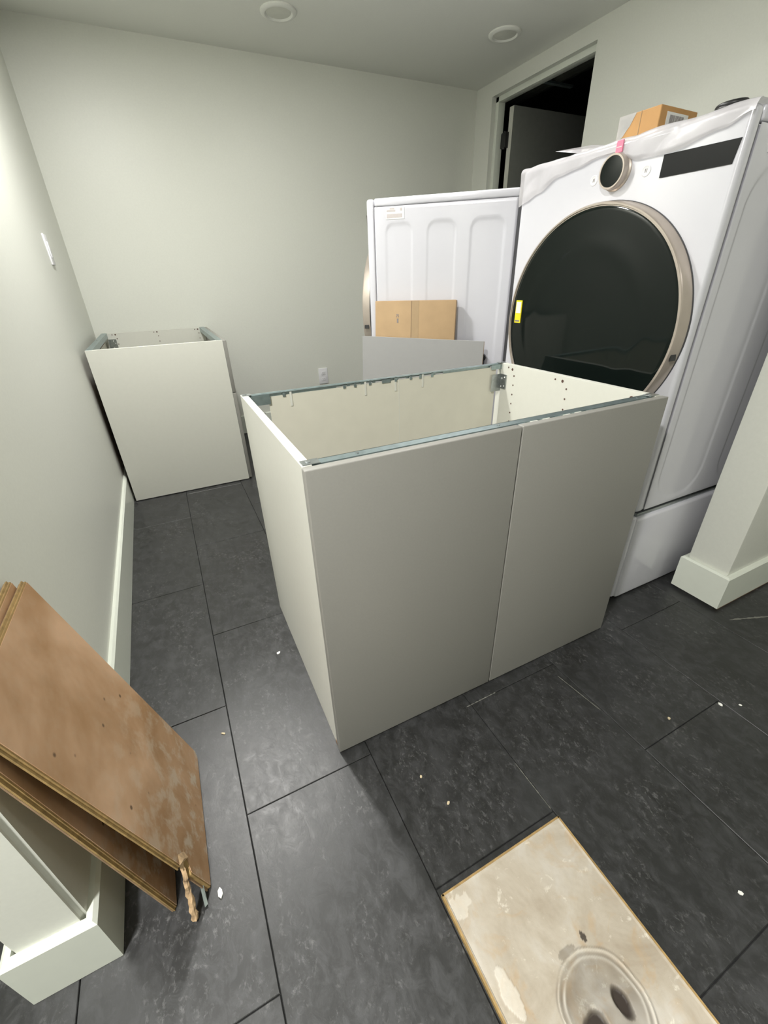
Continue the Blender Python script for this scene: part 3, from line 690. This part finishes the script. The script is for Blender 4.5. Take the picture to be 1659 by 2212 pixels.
# torn strip hanging from the broken corner, with a sliver of metal foil
mi = m1.inverted()
bm = BM(); P0 = m1 @ Vector((0.108, 0.012, 0.006 * f1)); P1 = Vector((-0.352, -0.172, 0.006)); n_ = 14
for i in range(n_ + 1): pass
pts = []
for i in range(n_ + 1):
    s = i / n_; p = P0.lerp(P1, s) + Vector((noise.noise(Vector((i * 1.3, 0, 0))) * 0.004, noise.noise(Vector((0, i * 1.1, 0))) * 0.003, 0.004 * math.sin(s * PI)))
    pts.append(mi @ p)
tube(bm, pts, 0.006, 7, lambda s: 0.0035 + 0.0030 * s + 0.0016 * noise.noise(Vector((s * 19, 2, 3))))
for q in bm.verts: q.co += Vector([noise.noise(q.co * 260 + Vector((k * 9, 0, 0))) * 0.0022 for k in range(3)])
obj('torn_strip', bm, M['splinter'], t1)
bm = BM(); q0 = m1 @ Vector((0.03, 0.012, -0.001 * f1)); q1 = Vector((-0.335, -0.163, 0.004))
a = [q0, q1, q1 + Vector((0.006, 0.002, 0.002)), q0 + Vector((0.006, 0.002, 0.0))]
vv = [bm.verts.new(mi @ p) for p in a]; fc = bm.faces.new(vv); bmesh.ops.solidify(bm, geom=[fc], thickness=0.0008); obj('foil_sliver', bm, M['foil'], t1)
bm = BM(); pk = [(0.122, -0.001, 0.0092), (0.128, 0.016, 0.0094), (0.104, 0.030, 0.0096), (0.086, 0.026, 0.0094), (0.096, 0.020, 0.0130), (0.112, 0.012, 0.0135)]
vv = [bm.verts.new((x, y, z * f1)) for x, y, z in pk]
bm.faces.new((vv[0], vv[1], vv[5])); bm.faces.new((vv[1], vv[2], vv[5])); bm.faces.new((vv[2], vv[4], vv[5])); bm.faces.new((vv[2], vv[3], vv[4])); bm.faces.new((vv[0], vv[5], vv[4], vv[3]))
obj('splinter', bm, M['splinter'], t1)

# ---------------------------------------------------------------- mortar-stained tile lying face down in front
def floor_plate():
    t = thing('removed_tile', 'beige mortar-stained tile lying on the floor at bottom right, with round ring', 'tile', (0.071, -0.962, 0.0))
    Wp, Lp = 0.296, 0.612; nx, ny = 148, 306; bm = BM(); V = []; dirt = []; pale = []
    cx_, cy_, R_ = 0.154, 0.373, 0.071
    for j in range(ny + 1):
        row = []
        for i in range(nx + 1):
            x = Wp * i / nx; y = Lp * j / ny; z = 0.0100
            e = min(x, Wp - x, y, Lp - y); dr = 0.0
            if e < 0.0042: z += 0.0016
            elif e < 0.0060: z -= 0.0002
            z += 0.0005 * noise.noise(Vector((x * 30, y * 30, 0))) + 0.0003 * noise.noise(Vector((x * 120, y * 120, 5)))
            dd = math.hypot(x - cx_, y - cy_) + 0.004 * noise.noise(Vector((x * 25, y * 25, 9)))
            nn = 0.5 + 0.5 * noise.noise(Vector((x * 45, y * 45, 2)))
            ring = math.exp(-((dd - R_) / 0.0022) ** 2); ring2 = math.exp(-((dd - R_ + 0.009) / 0.002) ** 2)
            z += 0.0016 * ring + 0.0012 * ring2
            if dd < R_: z -= 0.0008; dr = 0.40 + 0.4 * (nn - 0.5)
            dr = max(dr, 0.75 * math.exp(-((dd - R_ - 0.003) / 0.0018) ** 2) * nn, 0.7 * math.exp(-((dd - R_ + 0.005) / 0.0018) ** 2) * nn)
            dr -= 0.45 * (ring * (1 if x > cx_ - 0.01 else 0.4))
            for hx, hy, ra, rb, dep in ((0.126, 0.366, 0.0185, 0.0185, 0.0078), (0.184, 0.370, 0.011, 0.019, 0.0065), (0.152, 0.315, 0.015, 0.014, 0.007)):
                q = math.hypot((x - hx) / ra, (y - hy) / rb) + 0.18 * noise.noise(Vector((x * 70, y * 70, 7)))
                if q < 1.15:
                    u = min(max((1.15 - q) / 0.35, 0), 1); z -= dep * u; dr = max(dr, 0.55 + 0.45 * u)
            # dark blot and brown smear by the ring
            q = math.hypot((x - 0.190) / 0.0042, (y - 0.452) / 0.008)
            if q < 1: dr = max(dr, 0.9)
            q = math.hypot((x - 0.148) / 0.020, (y - 0.452) / 0.006) + 0.7 * noise.noise(Vector((x * 60, y * 60, 3)))
            if q < 1: dr = max(dr, 0.38)
            # pale mortar blob at the left edge
            q = math.hypot((x - 0.026) / 0.013, (y - 0.455) / 0.028) + 0.5 * noise.noise(Vector((x * 40, y * 40, 6)))
            pa = 0.0
            if q < 1: z += 0.0008; pa = 0.55
            q = math.hypot((x - 0.024) / 0.022, (y - 0.585) / 0.018) + 0.9 * noise.noise(Vector((x * 80, y * 50, 16)))
            if q < 0.9: pa = 0.45
            pa = max(pa, 0.8 * ring2 * nn, 0.5 * ring * nn); pale.append(pa)
            z = max(z, 0.0028); row.append(bm.verts.new((x, y, z))); dirt.append(min(max(dr, 0), 1))
        V.append(row)
    for j in range(ny):
        for i in range(nx): bm.faces.new((V[j][i], V[j][i + 1], V[j + 1][i + 1], V[j + 1][i]))
    o = obj('mortar_face', bm, M['plate'], t, smooth=True)
    at = o.data.attributes.new('dirt', 'FLOAT', 'POINT')
    for k, v in enumerate(dirt): at.data[k].value = v
    at = o.data.attributes.new('pale', 'FLOAT', 'POINT')
    for k, v in enumerate(pale): at.data[k].value = v
    bm = BM(); box(bm, (0, 0, 0.0005), (Wp, Lp, 0.0012)); box(bm, (-0.0006, -0.0006, 0.0005), (0.0008, Lp + 0.0006, 0.0118)); box(bm, (Wp - 0.0008, -0.0006, 0.0005), (Wp + 0.0006, Lp + 0.0006, 0.0118))
    box(bm, (0, -0.0006, 0.0005), (Wp, 0.0008, 0.0118)); box(bm, (0, Lp - 0.0008, 0.0005), (Wp, Lp + 0.0006, 0.0118))
    # rim strips
    for lo, hi in (((0.0, 0.0, 0.0108), (0.0032, Lp, 0.0122)), ((Wp - 0.0032, 0.0, 0.0108), (Wp, Lp, 0.0122)), ((0.0, Lp - 0.0032, 0.0108), (Wp, Lp, 0.0122))): box(bm, lo, hi)
    obj('edge_rim', bm, M['hdf'], t)
floor_plate()

# ---------------------------------------------------------------- crumbs and chips on the floor
chips = [((-0.057, 0.395), 0.0065, 'chip', 'white paint crumb on the floor left of the wide cabinet'),
         ((-0.306, -0.152), 0.0095, 'chip', 'white paint flake beside the torn plank corner'),
         ((-0.254, 0.190), 0.0065, 'chipy', 'thin yellowish sliver near the tile seam left of the wide cabinet'),
         ((0.805, -0.308), 0.0045, 'chipy', 'pale crumb on the dark floor, middle right'),
         ((0.965, -0.344), 0.0060, 'chip', 'white crumb on the tile seam at the right'),
         ((0.576, -0.598), 0.0050, 'chip', 'white crumb at the right of the stained tile'),
         ((0.175, -0.217), 0.0045, 'chipy', 'golden crumb above the stained tile'),
         ((0.150, -0.140), 0.0040, 'chipy', 'golden crumb below the left grey door'),
         ((1.010, -0.370), 0.0040, 'chip', 'tiny white crumb near the right picture edge')]
for i, ((x, y), r, mt, lb) in enumerate(chips):
    bm = BM(); k = 6; P = []
    for j in range(k):
        a = 2 * PI * j / k; rr_ = r * random.uniform(0.75, 1.1); el = 0.35 if i == 2 else (0.55 if i == 1 else 0.8)
        px, py = rr_ * math.cos(a), rr_ * el * math.sin(a); ca = 0.6 + i; P.append((px * math.cos(ca) - py * math.sin(ca), px * math.sin(ca) + py * math.cos(ca)))
    prism(bm, P, 0.0003, 0.0003 + r * 0.35)
    o = obj('paint_chip' if mt == 'chip' else 'wood_crumb', bm, M[mt], loc=(x, y, 0)); tag(o, lb, 'debris', 'crumbs scattered on the floor')

# dust caught along the tile joints
M['dust'] = simple('pale_dust', (0.16, 0.16, 0.14), 0.9, bmp=0.3, var=0.3)
for (a, b, wd, lb) in (((0.355, -0.037), (0.455, -0.036), 0.0022, 'pale dust line at the tile joint under the grey doors'),
                   ((1.33, -0.170), (1.47, -0.225), 0.0055, 'pale scuff on the floor by the entry wall end'),
                   ((0.652, -0.075), (0.668, -0.21), 0.0016, 'faint dust line running down a joint from the grey doors'),
                   ((0.368, -0.215), (0.369, -0.33), 0.0016, 'faint dust line at the joint above the stained tile')):
    A = Vector(a); B = Vector(b); n_ = 26; d_ = (B - A).normalized(); nn = Vector((-d_.y, d_.x)); up = []; dn = []
    for i in range(n_ + 1):
        p = A.lerp(B, i / n_); h = wd * (0.25 + 0.75 * abs(noise.noise(Vector((i * 0.9, a[0] * 7, 0))) * 1.6)) * (1 if 0 < i < n_ else 0.2)
        up.append(p + nn * h); dn.append(p - nn * h * 0.7)
    bm = BM(); prism(bm, [(q.x, q.y) for q in up] + [(q.x, q.y) for q in dn[::-1]], 0.0001, 0.0006)
    tag(obj('dust_streak', bm, M['dust']), lb, 'dust', 'dust lines on the floor')
